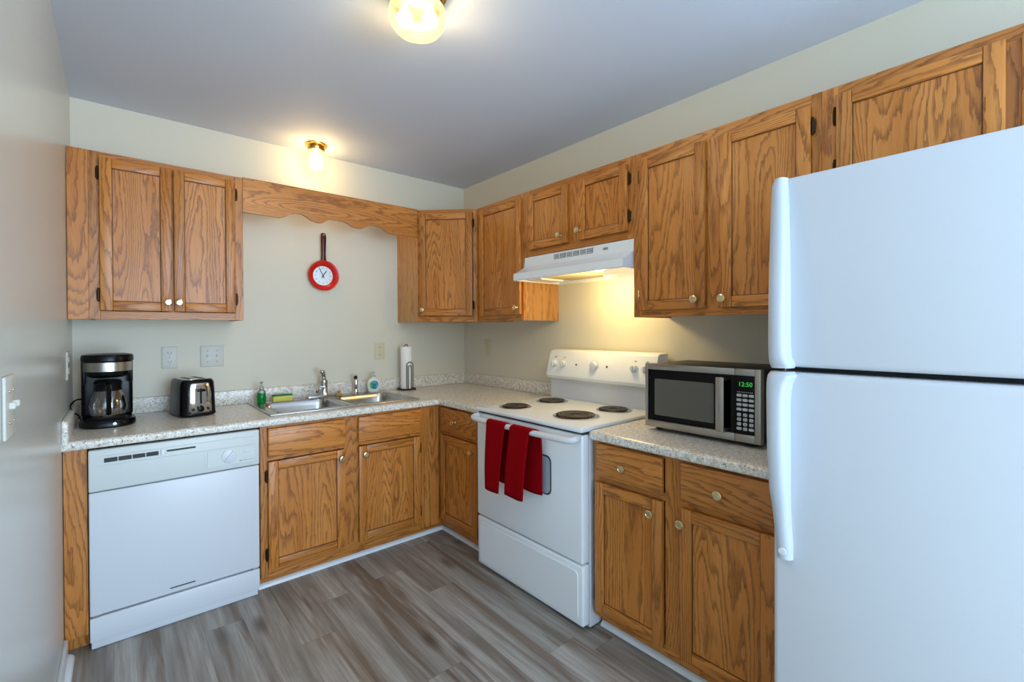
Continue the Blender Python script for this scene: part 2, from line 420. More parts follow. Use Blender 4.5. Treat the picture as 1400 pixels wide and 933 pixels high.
# valance
t = MB()
pts = [(-1.718, 2.007), (-1.60, 2.007), (-1.526, 2.006), (-1.495, 2.018), (-1.466, 2.037), (-1.435, 2.046), (-1.404, 2.046), (-1.375, 2.033), (-1.353, 2.018), (-1.327, 2.010), (-1.301, 2.008), (-1.275, 2.014),
       (-1.254, 2.030), (-1.234, 2.038), (-1.19, 2.040), (-1.15, 2.039), (-1.12, 2.028), (-1.094, 2.014), (-1.065, 2.009), (-1.035, 2.010), (-1.01, 2.018), (-.985, 2.034), (-.959, 2.041), (-.925, 2.043), (-.897, 2.036), (-.865, 2.016), (-.834, 2.004), (-.79, 2.003), (-.752, 2.005), (-.622, 2.007)]
poly = [(x, z) for x, z in pts] + [(-.622, 2.203), (-1.718, 2.203)]
t.prism(poly, UF, UF + .019, 'xz', ax='x')
tag(t.build('valance', OAK), 'scalloped oak valance board spanning above the sink window wall', 'valance')

# diagonal corner cabinet
t = thing('corner_wall_cabinet', 'diagonal oak corner wall cabinet with one door, right of the scalloped valance', 'cabinet', (-.622, UF, UB), -math.pi / 4)
w = .4313
frame(t, [(0, .022, 0, h, 'z'), (w - .030, w, 0, h, 'z'), (.022, w - .030, 0, .040, 'x'), (.022, w - .030, h - .030, h, 'x')], 0)
s = MB()
c45 = math.sqrt(.5)
def L45(X, Y): dx, dy = X + .622, Y - UF; return (dx * c45 - dy * c45, dx * c45 + dy * c45)
s.prism([L45(-.621, UF + .0), L45(-.621, -.001), L45(-.001, -.001), L45(-.001, -.622), L45(UF, -.622), L45(UF - .0, -.621), (w - .02, .0195), (.02, .0195)], .001, h - .001, 'xy')
s.build('carcass', OAK_SIDE, t)
panel_door(t, .016, w - .034, .042, h - .028, 0, (.037, .085), 'r')

# right wall uppers; origin at the wall, local x runs towards the camera
def rthing(name, label, cat, y, z=0, group=None): return thing(name, label, cat, (0, y, z), QR, group)
t = rthing('wall_cabinet', 'single door oak wall cabinet between the corner cabinet and range hood', 'cabinet', -.6225, UB)
w = 1.109 - .6225
frame(t, [(0, .05, 0, h, 'z'), (w - .022, w, 0, h, 'z'), (.05, w - .022, 0, .040, 'x'), (.05, w - .022, h - .030, h, 'x')], UF)
carcass(t, 0, w, 0, h, UF)
panel_door(t, .046, .474, .038, h - .030, UF, (.447, .082), 'l')

t = rthing('wall_cabinet', 'short two door oak wall cabinet directly above the white range hood', 'cabinet', -1.1095, 1.792)
w = 1.924 - 1.1095; h2 = UT - 1.792
frame(t, [(0, .062, 0, h2, 'z'), (w - .035, w, 0, h2, 'z'), (.062, w - .035, 0, .040, 'x'), (.062, w - .035, h2 - .040, h2, 'x'), (.38, .475, .04, h2 - .04, 'z')], UF)
carcass(t, 0, w, 0, h2, UF)
panel_door(t, .062, .388, .038, h2 - .036, UF, (.338, .085), 'l')
panel_door(t, .469, .787, .038, h2 - .036, UF, (.459 + .02, .090), 'r')

t = rthing('wall_cabinet', 'tall two door oak wall cabinet above the microwave', 'cabinet', -1.9245, UB)
w = 2.725 - 1.9245
frame(t, [(0, .046, 0, h, 'z'), (w - .033, w, 0, h, 'z'), (.046, w - .033, 0, .034, 'x'), (.046, w - .033, h - .042, h, 'x'), (.362, .445, .03, h - .04, 'z')], UF)
carcass(t, 0, w, 0, h, UF)
panel_door(t, .044, .372, .031, h - .044, UF, (.332, .071), 'l')
panel_door(t, .438, .769, .031, h - .044, UF, (.453, .069), 'r')

t = rthing('wall_cabinet', 'short two door oak wall cabinet above the refrigerator', 'cabinet', -2.7255, 1.80)
w = .93; h3 = UT - 1.80
frame(t, [(0, .05, 0, h3, 'z'), (w - .04, w, 0, h3, 'z'), (.05, w - .04, 0, .036, 'x'), (.05, w - .04, h3 - .04, h3, 'x'), (.45, .50, .03, h3 - .04, 'z')], UF)
carcass(t, 0, w, 0, h3, UF)
panel_door(t, .048, .456, .033, h3 - .036, UF, (.42, .075), 'l')
panel_door(t, .486, .890, .033, h3 - .036, UF, (.515, .075), 'r')

# base cabinets
BF, BT, KB = -.642, .852, .067
def toe(t, x0, x1):
    s = MB(); s.box(x0, TOE, 0, x1, TOE + .016, KB + .01, ax='x'); return s.build('toe_kick', OAK, t)
def base_body(t, x0, x1):
    s = MB(); y0 = BF + .019
    s.box(x0, y0, KB, x0 + .016, -.001, BT); s.box(x1 - .016, y0, KB, x1, -.001, BT)
    s.box(x0 + .016, y0, KB, x1 - .016, -.001, KB + .016, ax='x'); s.box(x0 + .016, -.008, KB + .016, x1 - .016, -.001, BT)
    return s.build('carcass', OAK_SIDE, t)
t = thing('end_panel', 'narrow oak filler panel between the left wall and the dishwasher', 'panel', (-W, 0, 0))
s = MB(); s.box(.002, BF, KB, .075, BF + .56, BT, .001); s.build('panel', OAK, t)
s = MB(); s.box(.002, TOE, 0, .075, TOE + .016, KB, .001); s.build('toe_kick', OAK, t)

t = thing('base_cabinet', 'oak base cabinet under the double sink, two doors and two false drawer fronts', 'cabinet', (-1.711, 0, 0))
w = 1.711 - .642
frame(t, [(0, .036, KB, BT, 'z'), (.914, w, KB, BT, 'z'), (.430, .515, KB + .045, BT, 'z'), (.036, .914, KB, KB + .045, 'x'), (.036, .43, .668, .694, 'x'), (.515, .914, .668, .694, 'x'), (.036, .43, .836, BT, 'x'), (.515, .914, .836, BT, 'x')], BF)
base_body(t, 0, w - .03); toe(t, 0, w + .05)
drawer_front(t, .034, .434, .690, .837, BF, name='false_drawer'); drawer_front(t, .509, .914, .690, .837, BF, name='false_drawer')
panel_door(t, .034, .430, .112, .666, BF, (.408, .619), 'l'); panel_door(t, .511, .911, .112, .666, BF, (.546, .619), 'r')

t = rthing('base_cabinet', 'narrow oak base cabinet in the corner, one drawer, left of the range', 'cabinet', -.6425)
w = 1.142 - .6425
frame(t, [(0, .034, KB, BT, 'z'), (w - .060, w, KB, BT, 'z'), (.034, w - .06, KB, KB + .045, 'x'), (.034, w - .06, .662, .688, 'x'), (.034, w - .06, .836, BT, 'x')], BF)
s = MB(); s.box(0.03, BF + .019, KB, w, -.03, KB + .016); s.box(w - .016, BF + .019, KB, w, -.03, BT); s.build('carcass', OAK_SIDE, t)
toe(t, -.034, w)
drawer_front(t, .030, .432, .688, .838, BF, (.206, .762)); panel_door(t, .030, .432, .112, .662, BF, (.394, .615), 'l')

t = rthing('base_cabinet', 'oak base cabinet below the microwave counter, two drawers over two doors', 'cabinet', -1.9375)
w = 2.745 - 1.9375
frame(t, [(0, .03, KB, BT, 'z'), (w - .05, w, KB, BT, 'z'), (.352, .428, KB + .04, BT, 'z'), (.03, w - .05, KB, KB + .04, 'x'), (.03, .352, .668, .698, 'x'), (.428, w - .05, .668, .698, 'x'), (.03, .352, .836, BT, 'x'), (.428, w - .05, .836, BT, 'x')], BF)
base_body(t, 0, w); toe(t, 0, w)
drawer_front(t, .027, .351, .697, .840, BF, (.176, .762)); drawer_front(t, .427, .754, .697, .840, BF, (.578, .762))
panel_door(t, .018, .351, .098, .670, BF, (.308, .616), 'l'); panel_door(t, .424, .756, .098, .670, BF, (.437, .616), 'r')

# ------------------------------------------------------------------ countertops
ZC, CB, CF = .890, .8525, -.672
NOSE = [(0, .8525), (0, .890), (-.012, .890), (-.020, .8895), (-.027, .886), (-.0315, .880), (-.032, .874), (-.032, .862), (-.030, .856), (-.026, .8525)]
t = thing('countertop', 'speckled granite look L shaped countertop holding the sink', 'countertop', (0, 0, 0))
s = MB(); q = CF + .032
SX0, SX1, SY0, SY1 = -1.630, -.790, -.580, -.060     # sink cut-out
s.box(-W, SY1, CB, q, 0, ZC); s.box(-W, q, CB, SX0, SY1, ZC); s.box(SX1, q, CB, q, SY1, ZC); s.box(SX0, q, CB, SX1, SY0, ZC)
s.box(q, -1.142, CB, -.0, 0, ZC)
s.prism([(q + a, z) for a, z in NOSE], -W, q, plane='yz'); s.prism([(q + a, z) for a, z in NOSE], q, -1.142, plane='xz')
s.build('slab', LAM, t, ang=25)
def splash(p, a, b, edge=None):
    s = MB(); s.box(*a, *b, b=.006, seg=3); return s.build('backsplash', LAM, p)
splash(t, (-W, -.022, ZC), (0, 0, .977)); splash(t, (-.022, -.0222, ZC), (0, -1.142, .977)); splash(t, (-W, -.0222, CB), (-W + .021, CF - .0015, .977))
t = thing('countertop', 'short speckled granite look countertop section under the microwave', 'countertop', (0, 0, 0))
s = MB(); s.box(q, -2.745, CB, 0, -1.9375, ZC); s.prism([(q + a, z) for a, z in NOSE], -1.9375, -2.745, plane='xz'); s.build('slab', LAM, t, ang=25)
splash(t, (-.022, -1.9375, ZC), (0, -2.745, .977))

# ------------------------------------------------------------------ sink and taps
def rrect(x0, y0, x1, y1, r, n=6):
    out = []
    for cx, cy, a0 in ((x1 - r, y1 - r, 0), (x0 + r, y1 - r, 90), (x0 + r, y0 + r, 180), (x1 - r, y0 + r, 270)):
        for k in range(n + 1):
            a = R(a0 + 90 * k / n); out.append((cx + r * math.cos(a), cy + r * math.sin(a)))
    return out
t = thing('kitchen_sink', 'stainless steel double bowl drop in sink in the countertop', 'sink', (0, 0, 0))
def ring3(pl, z): return [Vector((x, y, z)) for x, y in pl]
bowls = [(-1.600, -.548, -1.222, -.150), (-1.165, -.548, -.812, -.150)]
s = MB(); ox0, oy0, ox1, oy1 = -1.652, -.602, -.768, -.040
# rim: deck strips around the bowls
zt = .8975
def deck(x0, y0, x1, y1): s.box(x0, y0, .8905, x1, y1, zt)
s.box(ox0, oy0, .8905, ox1, -.548 - .004, zt, .003, 2); s.box(ox0, -.146, .8905, ox1, oy1, zt, .003, 2)
s.box(ox0, -.556, .8905, -1.604, -.14, zt, .003, 2); s.box(-.808, -.556, .8905, ox1, -.14, zt, .003, 2); s.box(-1.218, -.556, .8905, -1.169, -.14, zt - .001, .003, 2)
s.build('rim', SINKST, t)
for bx in bowls:
    s = MB(); rings = []
    for ins, z in ((-.006, zt - .0005), (0, zt - .002), (.004, zt - .008), (.008, .86), (.016, .77), (.03, .735), (.06, .725)):
        x0, y0, x1, y1 = bx; rings.append(ring3(rrect(x0 + ins, y0 + ins, x1 - ins, y1 - ins, max(.05 - ins * .2, .02)), z))
    cx, cy = (bx[0] + bx[2]) / 2, (bx[1] + bx[3]) / 2
    rings.append([Vector((cx + (p.x - cx) * .2, cy + (p.y - cy) * .2, .722)) for p in rings[-1]])
    s.ring_loft(rings, cap=False)
    # corner webs between round-cornered bowl mouth and the straight deck strips
    x0, y0, x1, y1 = bx
    m = ring3(rrect(x0 - .006, y0 - .006, x1 + .006, y1 + .006, .05), zt - .0003); o2 = []
    for p in m:
        px = x0 - .008 if p.x < cx else x1 + .008; py = y0 - .008 if p.y < cy else y1 + .008
        dx, dy = abs(p.x - px), abs(p.y - py)
        o2.append(Vector((px if dx <= dy else p.x, py if dy <= dx else p.y, zt - .0003)) if min(dx, dy) < .06 else p)
    s.ring_loft([m, o2], cap=False)
    s.bm.normal_update()
    b = s.build('bowl', SINKST, t); md = b.modifiers.new('t', 'SOLIDIFY'); md.thickness = .0012; md.offset = 1
    d = MB(); d.lathe([(0, .7225), (.040, .7225), (.041, .7255), (.035, .726), (.030, .7235), (.0, .7238)], (cx, cy, 0)); d.build('drain', CHROME, b)

t = thing('kitchen_faucet', 'single lever chrome kitchen faucet at the back of the sink', 'faucet', (-1.205, -.088, .8975))
s = MB()
s.ring_loft([ring3([(p[0] * k, p[1] * k) for p in rrect(-.122, -.026, .122, .026, .0255)], z) for k, z in ((1, 0), (1, .006), (.96, .012), (.85, .016))]); s.build('escutcheon', CHROME, t)
s = MB(); s.lathe([(0, .012), (.030, .012), (.027, .022), (.0235, .035), (.0225, .085), (.0245, .092), (.0235, .108), (.014, .118), (0, .119)]); s.build('body', CHROME, t)
s = MB(); s.tube(spline([(0, 0, .050), (-.020, -.030, .062), (-.060, -.090, .070), (-.085, -.135, .066), (-.092, -.148, .052)]), .011, 12); s.build('spout', CHROME, t)
s = MB(); s.tube(spline([(.002, .002, .108), (-.006, -.008, .130), (-.016, -.026, .152), (-.026, -.044, .168)]), [.012 + .0003 * i for i in range(25)], 12, flat=.75); s.ball((-.028, -.048, .170), .019, sz=.7, n=14); s.build('lever', CHROME, t)

t = thing('side_sprayer', 'small chrome side sprayer standing right of the faucet', 'sprayer', (-.985, -.085, .8975))
s = MB(); s.lathe([(0, 0), (.024, 0), (.022, .006), (.014, .012), (.012, .03), (.0, .03)]); s.build('holder', CHROME, t)
s = MB(); s.lathe([(0, .028), (.010, .028), (.013, .05), (.014, .08), (.011, .10), (0, .102)]); s.build('wand', CHROME, t)
s = MB(); s.tube([(0, .006, .092), (-.004, -.006, .112), (-.01, -.022, .120), (-.016, -.034, .116)], [.012, .014, .015, .012], 12); s.build('spray_head', CHROME, t)

s = MB(); s.lathe([(0, 0), (.017, 0), (.021, .004), (.021, .010), (.013, .016), (.009, .022), (.013, .030), (.010, .036), (0, .037)], n=20)
o = s.build('sink_stopper', mat('tan_rubber', srgb(186, 148, 92), .5)); o.location = (-1.118, -.125, .8975)
tag(o, 'small tan sink stopper sitting behind the divider of the sink', 'stopper')

# green soap pump
GREEN = mat('green_soap', srgb(10, 150, 60), .15, Transmission_Weight=.35, IOR=1.33)
t = thing('soap_dispenser', 'clear pump bottle half full of bright green soap at the left sink corner', 'bottle', (-1.590, -.120, .8975))
s = MB(); s.lathe([(0, 0), (.021, 0), (.025, .004), (.026, .03), (.025, .055), (.022, .062), (0, .062)]); s.build('soap', GREEN, t)
s = MB(); s.lathe([(.0255, .060), (.024, .070), (.017, .080), (.012, .085), (.012, .092)], n=24); s.build('bottle', CLEAR, t)
s = MB(); s.lathe([(0, .090), (.013, .090), (.013, .104), (.005, .106), (.005, .120), (.009, .122), (.009, .131), (0, .132)], n=18); s.tube([(0, 0, .127), (-.004, -.014, .128), (-.006, -.030, .123)], .004, 8); s.build('pump', mat('clear_plastic', srgb(196, 206, 200), .2, Transmission_Weight=.6), t)

t = thing('sponge', 'yellow sponge with green scouring top on the sink rim', 'sponge', (-1.472, -.118, .8975), R(-3))
def pad(z0, z1, b): s = MB(); s.box(-.056, -.022, z0, .056, .022, z1, b, 3); return s
spm = mat('yellow_sponge', srgb(226, 222, 110), .95); g = G(spm); g.bump(g.noise(g.node('ShaderNodeTexCoord').outputs['Object'], 260, 2), .8, .004)
pad(0, .034, .005).build('foam', spm, t); pad(.034, .042, .003).build('scourer', mat('green_scourer', srgb(40, 128, 84), .95), t)

t = thing('dish_soap_bottle', 'white oval pump soap bottle with blue and green label beside the sink', 'bottle', (-.858, -.092, .8975), R(-14))
s = MB(); s.lathe([(0, 0), (.030, 0), (.037, .005), (.044, .03), (.046, .055), (.042, .078), (.030, .093), (.012, .100), (.012, .108), (0, .108)], sy=.55); s.build('bottle', mat('soap_bottle_white', srgb(232, 238, 224), .25), t)
lb = mat('soap_label', srgb(40, 140, 190), .3); g = G(lb); tc = g.node('ShaderNodeTexCoord').outputs['Object']
sp = g.node('ShaderNodeSeparateXYZ'); g.link(tc, sp.inputs[0])
mixf = g.fl(g.math('ADD', sp.outputs[0], g.math('MULTIPLY', g.noise(tc, 60, 2), .03)), .0, .022)
g.link(g.mix(mixf, srgb(50, 150, 74), srgb(36, 132, 190)), g.p.inputs['Base Color'])
s = MB(); rings = []
for k in (1.0, .96, .001):
    rings.append([Vector((.030 * k * math.cos(a), -.0262 - .0016 * (k < 1) + .004 * (k * math.cos(a)) ** 2, .053 + .031 * k * math.sin(a))) for a in [2 * math.pi * i / 28 for i in range(28)]])
s.ring_loft(rings, cap=False); l = s.build('label', lb, t); l.modifiers.new('t', 'SOLIDIFY').thickness = .001
s = MB(); s.lathe([(0, .108), (.013, .108), (.013, .120), (.004, .122), (.004, .134), (.010, .136), (.010, .144), (0, .145)], n=18); s.tube([(0, 0, .140), (-.016, -.010, .141), (-.028, -.016, .136)], .0045, 8); s.build('pump', mat('pump_clear', srgb(200, 212, 220), .2, Transmission_Weight=.5), t)

# paper towel on its stand
t = thing('paper_towel_holder', 'black wire paper towel stand on the counter near the corner', 'holder', (-.602, -.098, ZC))
s = MB(); circ = [(.068 * math.cos(2 * math.pi * k / 32), .068 * math.sin(2 * math.pi * k / 32), .007) for k in range(32)]
s.tube(circ, .0042, 8, loop=True); s.tube([(-.068, 0, .007), (.068, 0, .007)], .004, 8); s.tube([(0, -.068, .007), (0, .068, .007)], .004, 8)
for a in range(4):
    aa = R(45 + 90 * a); s.ball((.068 * math.cos(aa), .068 * math.sin(aa), .0065), .0065, n=12)
s.build('base_ring', BLACKM, t)
s = MB(); s.tube([(-.008, 0, .006), (-.008, 0, .315)] + [(-.012 * math.cos(a), 0, .327 + .016 * math.sin(a)) for a in [math.pi * k / 8 for k in range(9)]] + [(.008, 0, .315), (.008, 0, .006)], .003, 8); s.build('center_post', BLACKM, t)
s = MB()
dx, dy = .002, -.056
for w_, hh in ((.026, .212), (.014, .185)):
    s.tube([(dx - w_, dy, .008), (dx - w_, dy, hh - w_)] + [(dx - w_ * math.cos(a), dy, hh - w_ + w_ * math.sin(a)) for a in [math.pi * k / 8 for k in range(9)]] + [(dx + w_, dy, hh - w_), (dx + w_, dy, .008)], .003, 8)
s.build('tension_arm', BLACKM, t)
t = thing('paper_towel_roll', 'slim white paper towel roll standing on the black wire stand', 'paper towel', (-.602, -.098, ZC + .012))
s = MB(); s.lathe([(.020, 0), (.041, 0), (.042, .004), (.042, .310), (.041, .314), (.020, .314), (.019, .31), (.019, .003), (.020, 0)], n=40); s.build('paper_roll', WPAPER, t)

# ------------------------------------------------------------------ dishwasher
t = thing('dishwasher', 'white built in dishwasher left of the sink cabinet', 'dishwasher', (-2.356, 0, 0))
w = 2.356 - 1.720
s = MB(); s.box(.004, -.630, .02, w - .004, -.04, .842); s.build('tub', BLACKM, t)
s = MB(); s.box(0, -.668, .146, w, -.630, .664, .006, 3); door = s.build('door', APPL, t)
s = MB(); s.box(.270, -.6715, .170, .366, -.668, .1745, .001); s.build('door_badge', GAP, door)
s = MB()
s.box(0, -.676, .669, w, -.630, .843, .006, 3)
s.box(.020, -.6785, .815, w - .018, -.675, .8185, .001); s.box(.020, -.6785, .775, w - .018, -.675, .778, .001)
s.box(.405, -.6775, .684, .4075, -.675, .775, .0005); s.box(.415, -.678, .690, w - .02, -.6755, .772, .001)
cp = s.build('control_panel', CREAMPL, t)
for k in range(4):
    s = MB(); s.box(.050 + k * .0465, -.679, .788, .050 + k * .0465 + .043, -.6765, .806, .001)
    for j in range(3): s.box(.050 + k * .0465, -.6805, .7915 + j * .0045, .050 + k * .0465 + .043, -.679, .7928 + j * .0045)
    s.build('vent_grille', GAP, cp)
s = MB(); s.box(.240, -.682, .782, .256, -.676, .812, .003, 2); s.build('latch', WPLASTIC, cp)
s = MB(); s.box(.262, -.679, .797, .370, -.6765, .805, .001); s.build('pull_slot', GAP, cp)
s = MB(); s.lathe([(0, 0), (.032, 0), (.032, .003), (.029, .005), (0, .005)], (.505, -.6775, .733), '-y', 30)
s.box(-.005, -.012, -.03, .005, 0, .03, .003, 2, M=Matrix.Translation((.505, -.681, .733)) @ Matrix.Rotation(R(38), 4, 'Y')); s.build('timer_dial', WPLASTIC, cp)
s = MB(); s.box(.565, -.682, .742, .595, -.678, .754, .002, 2); s.build('button', WPLASTIC, cp)
s = MB(); s.box(.548, -.6785, .700, .556, -.677, .706, .001); s.box(.556, -.6785, .702, .61, -.677, .7045, .0005); s.build('maker_mark', mat('light_grey', srgb(150, 156, 158), .5), cp)
s = MB(); s.box(0, -.666, .036, w, -.628, .138, .004, 2); s.build('access_panel', APPL, t)
s = MB(); s.box(.004, -.652, .002, w - .006, -.62, .036, .003, 2); s.build('toe_panel', APPL, t)
for xx in (.02, w - .02):
    s = MB(); s.box(xx - .012, -.667, .138, xx + .012, -.64, .147, .001); s.build('door_hinge', STEEL, t)

# ------------------------------------------------------------------ range
t = rthing('electric_range', 'white freestanding electric range with four coil burners', 'stove', -1.148)
w = .784
s = MB(); s.box(.003, -.662, .004, w - .003, -.03, .880, .003); s.build('body', APPL, t)
s = MB(); s.box(-.001, -.722, .884, w + .001, -.10, .907, .009, 3); top = s.build('cooktop', ENAMEL, t)
s = MB(); s.box(.006, -.700, .874, w - .006, -.66, .885); s.build('vent_gap', GAP, t)
s = MB(); s.box(.002, -.714, .300, w - .002, -.664, .873, .010, 3); od = s.build('oven_door', ENAMEL, t)
def rr_plate(x0, x1, z0, z1, y0, y1, r): s = MB(); s.prism([(a, b) for a, b in rrect(x0, z0, x1, z1, r)], y0, y1, 'xz'); return s
rr_plate(.192, .592, .556, .744, -.7165, -.713, .03).build('window_border', GAP, od)
wg = mat('oven_window_glass', srgb(170, 178, 190), .12, 0, .5)
rr_plate(.199, .585, .563, .737, -.7185, -.714, .026).build('window_glass', wg, od)
s = MB()
hp = spline([(.022, -.716, .862), (.018, -.745, .857), (.050, -.765, .853), (.15, -.770, .852), (w / 2, -.772, .852), (w - .15, -.770, .852), (w - .050, -.765, .853), (w - .018, -.745, .857), (w - .022, -.716, .862)], 6)
s.tube(hp, .0145, 14); s.build('door_handle', WPLASTIC, od)
s = MB(); s.box(.002, -.712, .022, w - .002, -.664, .292, .010, 3); dr = s.build('storage_drawer', ENAMEL, t)
s = MB(); s.prism(rrect(.03, .045, w - .03, .262, .02), -.7165, -.711, 'xz'); s.build('drawer_panel', ENAMEL, dr)
s = MB()
# backguard: lower riser and leaning console
s.prism([(-.118, .905), (-.02, .905), (-.02, 1.03), (-.118, 1.03)], .004, w - .004, 'yz'); s.build('riser', APPL, t)
s = MB()
cons = [(-.020, 1.024), (-.128, 1.024), (-.150, 1.034), (-.158, 1.050), (-.156, 1.062), (-.118, 1.196), (-.108, 1.207), (-.09, 1.212), (-.020, 1.212)]
rings = []
for xx, k in ((-.004, .88), (-.001, .97), (.012, 1.0), (w - .012, 1.0), (w + .001, .97), (w + .004, .88)):
    cy, cz = -.085, 1.118; rings.append([Vector((xx, cy + (a - cy) * k, cz + (b - cz) * k)) for a, b in cons])
s.ring_loft(rings); con = s.build('control_console', ENAMEL, t)
lean = math.atan2(.038, .134)
def con_pt(x, z): return Vector((x, -.156 + (z - 1.062) * .038 / .134 - .001, z))
Ml = Matrix.Rotation(-lean, 4, 'X')
for i, xx in enumerate((.060, .135, .380, .655, .728)):
    s = MB(); r = .033 if i == 2 else .025
    s.lathe([(0, 0), (r, 0), (r, .003), (r * .8, .006), (r * .72, .018), (r * .62, .022), (0, .023)], con_pt(xx, 1.128), '-y', 26, M=None)
    s.box(xx - .004, con_pt(xx, 1.128).y - .029, 1.128 - r * .7, xx + .004, con_pt(xx, 1.128).y - .015, 1.128 + r * .7, .002, 2)
    s.build('control_knob', WPLASTIC, con)
GREY = mat('print_grey', srgb(96, 98, 98), .6)
for xx in (.24, .47):
    s = MB(); s.lathe([(0, 0), (.006, 0), (.005, .003), (0, .0035)], con_pt(xx, 1.126), '-y', 14); s.build('indicator_light', mat('indicator', srgb(60, 44, 36), .3), con)
for xx, txt in ((.060, 'OFF'), (.135, 'OFF'), (.655, 'OFF'), (.728, 'OFF')):
    text_part('knob_marking', txt, .009, GREY, con, Matrix.Translation(con_pt(xx, 1.166) + Vector((0, -.0003, 0))) @ Ml @ FRONT)
# burners
def burner(bx, by, r, turns):
    z = .907; s = MB()
    s.lathe([(r + .014, z), (r + .015, z + .0035), (r + .008, z + .005), (r + .002, z + .002), (r * .55, z - .004), (.018, z - .006), (.0, z - .006)], (bx, by, 0), n=44)
    d = s.build('drip_pan', CHROME, top); d.modifiers.new('t', 'SOLIDIFY').thickness = .0006
    s = MB(); n = int(turns * 30)
    s.tube([(bx + (.02 + (r - .024) * k / n) * math.cos(2 * math.pi * k / 30), by + (.02 + (r - .024) * k / n) * math.sin(2 * math.pi * k / 30), z + .009) for k in range(n + 1)], .0048, 8, flat=.75)
    for a in (90, 210, 330):
        s.box(0, -.002, -.006, r, .002, .001, M=Matrix.Translation((bx, by, z + .005)) @ Matrix.Rotation(R(a), 4, 'Z'))
    s.lathe([(0, 0), (.016, 0), (.016, .003), (0, .004)], (bx, by, z + .004), n=16)
    s.build('coil_element', COIL, d)
burner(.165, -.565, .076, 4.5); burner(.165, -.270, .080, 4.6); burner(.575, -.520, .101, 5.6); burner(.600, -.245, .080, 4.6)

# towels over the handle
def towel(name, label, f_top, f_bot, b_top, b_bot, zf, zb, ph):
    t = thing(name, label, 'towel', (0, -1.148, 0), QR)
    zc, yc, rr = .852, -.7715, .0185
    path = []
    for k in range(15): z = zf + (zc - zf) * k / 14; path.append((0, 1 - k / 14, yc - rr - .002 - .004 * math.sin(k * .3), z))
    for k in range(1, 8): a = math.pi * k / 8; path.append((k / 8, 0, yc - rr * math.cos(a), zc + rr * math.sin(a)))
    for k in range(15): z = zc + (zb - zc) * k / 14; path.append((1, k / 14, yc + rr + .0015 + .006 * min(1, k / 4), z))
    s = MB(); n = 14; rows = []
    for m, d, y, z in path:
        ft = [f_top[i] + (f_bot[i] - f_top[i]) * (d if m == 0 else 0) for i in (0, 1)]
        bt = [b_top[i] + (b_bot[i] - b_top[i]) * (d if m == 1 else 0) for i in (0, 1)]
        x0, x1 = ft[0] * (1 - m) + bt[0] * m, ft[1] * (1 - m) + bt[1] * m
        row = []
        for i in range(n + 1):
            u = i / n; wv = math.sin(u * 7 + ph) * .0022 * (d + .1)
            row.append(Vector((x0 + (x1 - x0) * u, y - (wv if m < 1 else -abs(wv) * .3) - (0 if m else .003 * d), z - (.006 * math.sin(u * 3) * d))))
        rows.append(row)
    s.ring_loft(rows, closed=False, cap=False)
    o = s.build('cloth', RED, t, ang=60); md = o.modifiers.new('t', 'SOLIDIFY'); md.thickness = .005; md.offset = 0
    return t
towel('dish_towel', 'red dish towel on the oven handle, the left and narrower of the two', (.190, .338), (.186, .296), (.195, .345), (.20, .341), .508, .552, .3)
towel('dish_towel', 'red dish towel on the oven handle, the right and wider one near the window', (.378, .518), (.346, .480), (.40, .562), (.41, .562), .520, .560, 1.9)

# ------------------------------------------------------------------ range hood
t = rthing('range_hood', 'white under cabinet range hood with three vent grilles above the stove', 'range hood', -1.116)
w = 1.9235 - 1.116
HZ, HB = 1.7905, 1.640
prof = [(-.312, HZ), (-.318, 1.730), (-.385, 1.690), (-.405, 1.684), (-.408, HB + .004), (-.404, HB)]
s = MB()
inner = [(a + .006, b - .001 if i == 0 else b) for i, (a, b) in enumerate(prof)]
poly = prof + [(-.398, HB), (-.399, 1.678), (-.380, 1.684), (-.312, 1.722), (-.306, HZ - .006), (-.006, HZ - .006), (-.006, HB), (0, HB), (0, HZ)]
s.prism(poly, 0, w, 'yz')
side = [(a + .0015, min(max(b, HB + .001), HZ - .001)) for a, b in prof] + [(-.001, HB + .001), (-.001, HZ - .001)]
s.prism(side, .001, .004, 'yz'); s.prism(side, w - .004, w - .001, 'yz')
hood = s.build('shell', ENAMEL, t)
for k in range(3):
    x0 = .262 + k * .100; s = MB(); s.box(x0, -.3195, 1.752, x0 + .088, -.314, 1.780, .001)
    v = s.build('vent_grille', mat('vent_dark', srgb(70, 74, 74), .6) if k == 0 else bpy.data.materials['vent_dark'], hood)
    s = MB()
    for j in range(4): s.box(x0, -.3215, 1.7535 + j * .0075, x0 + .088, -.319, 1.7565 + j * .0075)
    s.box(x0 + .043, -.3218, 1.752, x0 + .046, -.319, 1.78); s.build('vent_slats', ENAMEL, v)
s = MB(); s.box(.62, -.3205, 1.757, .650, -.315, 1.768, .001); s.build('badge', mat('badge_grey', srgb(150, 158, 160), .4, .5), hood)
s = MB(); s.box(.150, -.36, 1.655, w - .15, -.05, 1.664, ax='x')
for j in range(22): s.box(.16 + j * .022, -.355, 1.652, .166 + j * .022, -.055, 1.656)
s.build('grease_filter', mat('filter_mesh', srgb(176, 168, 150), .45, .7), hood)
s = MB(); s.prism([(-.30, 1.655), (-.30, 1.625), (-.27, 1.612), (-.12, 1.612), (-.10, 1.625), (-.10, 1.655)], w - .20, w - .03, 'yz'); s.build('light_lens', emis('hood_lens', (1, .78, .45), .55), hood)
s = MB(); s.box(.02, -.30, 1.645, .135, -.10, 1.660, .003); s.build('junction_cover', ENAMEL, hood)
lamp('range_hood_bulb', 'POINT', (-.24, -1.64, 1.570), 4.0, (1.0, .73, .30), radius=.05)

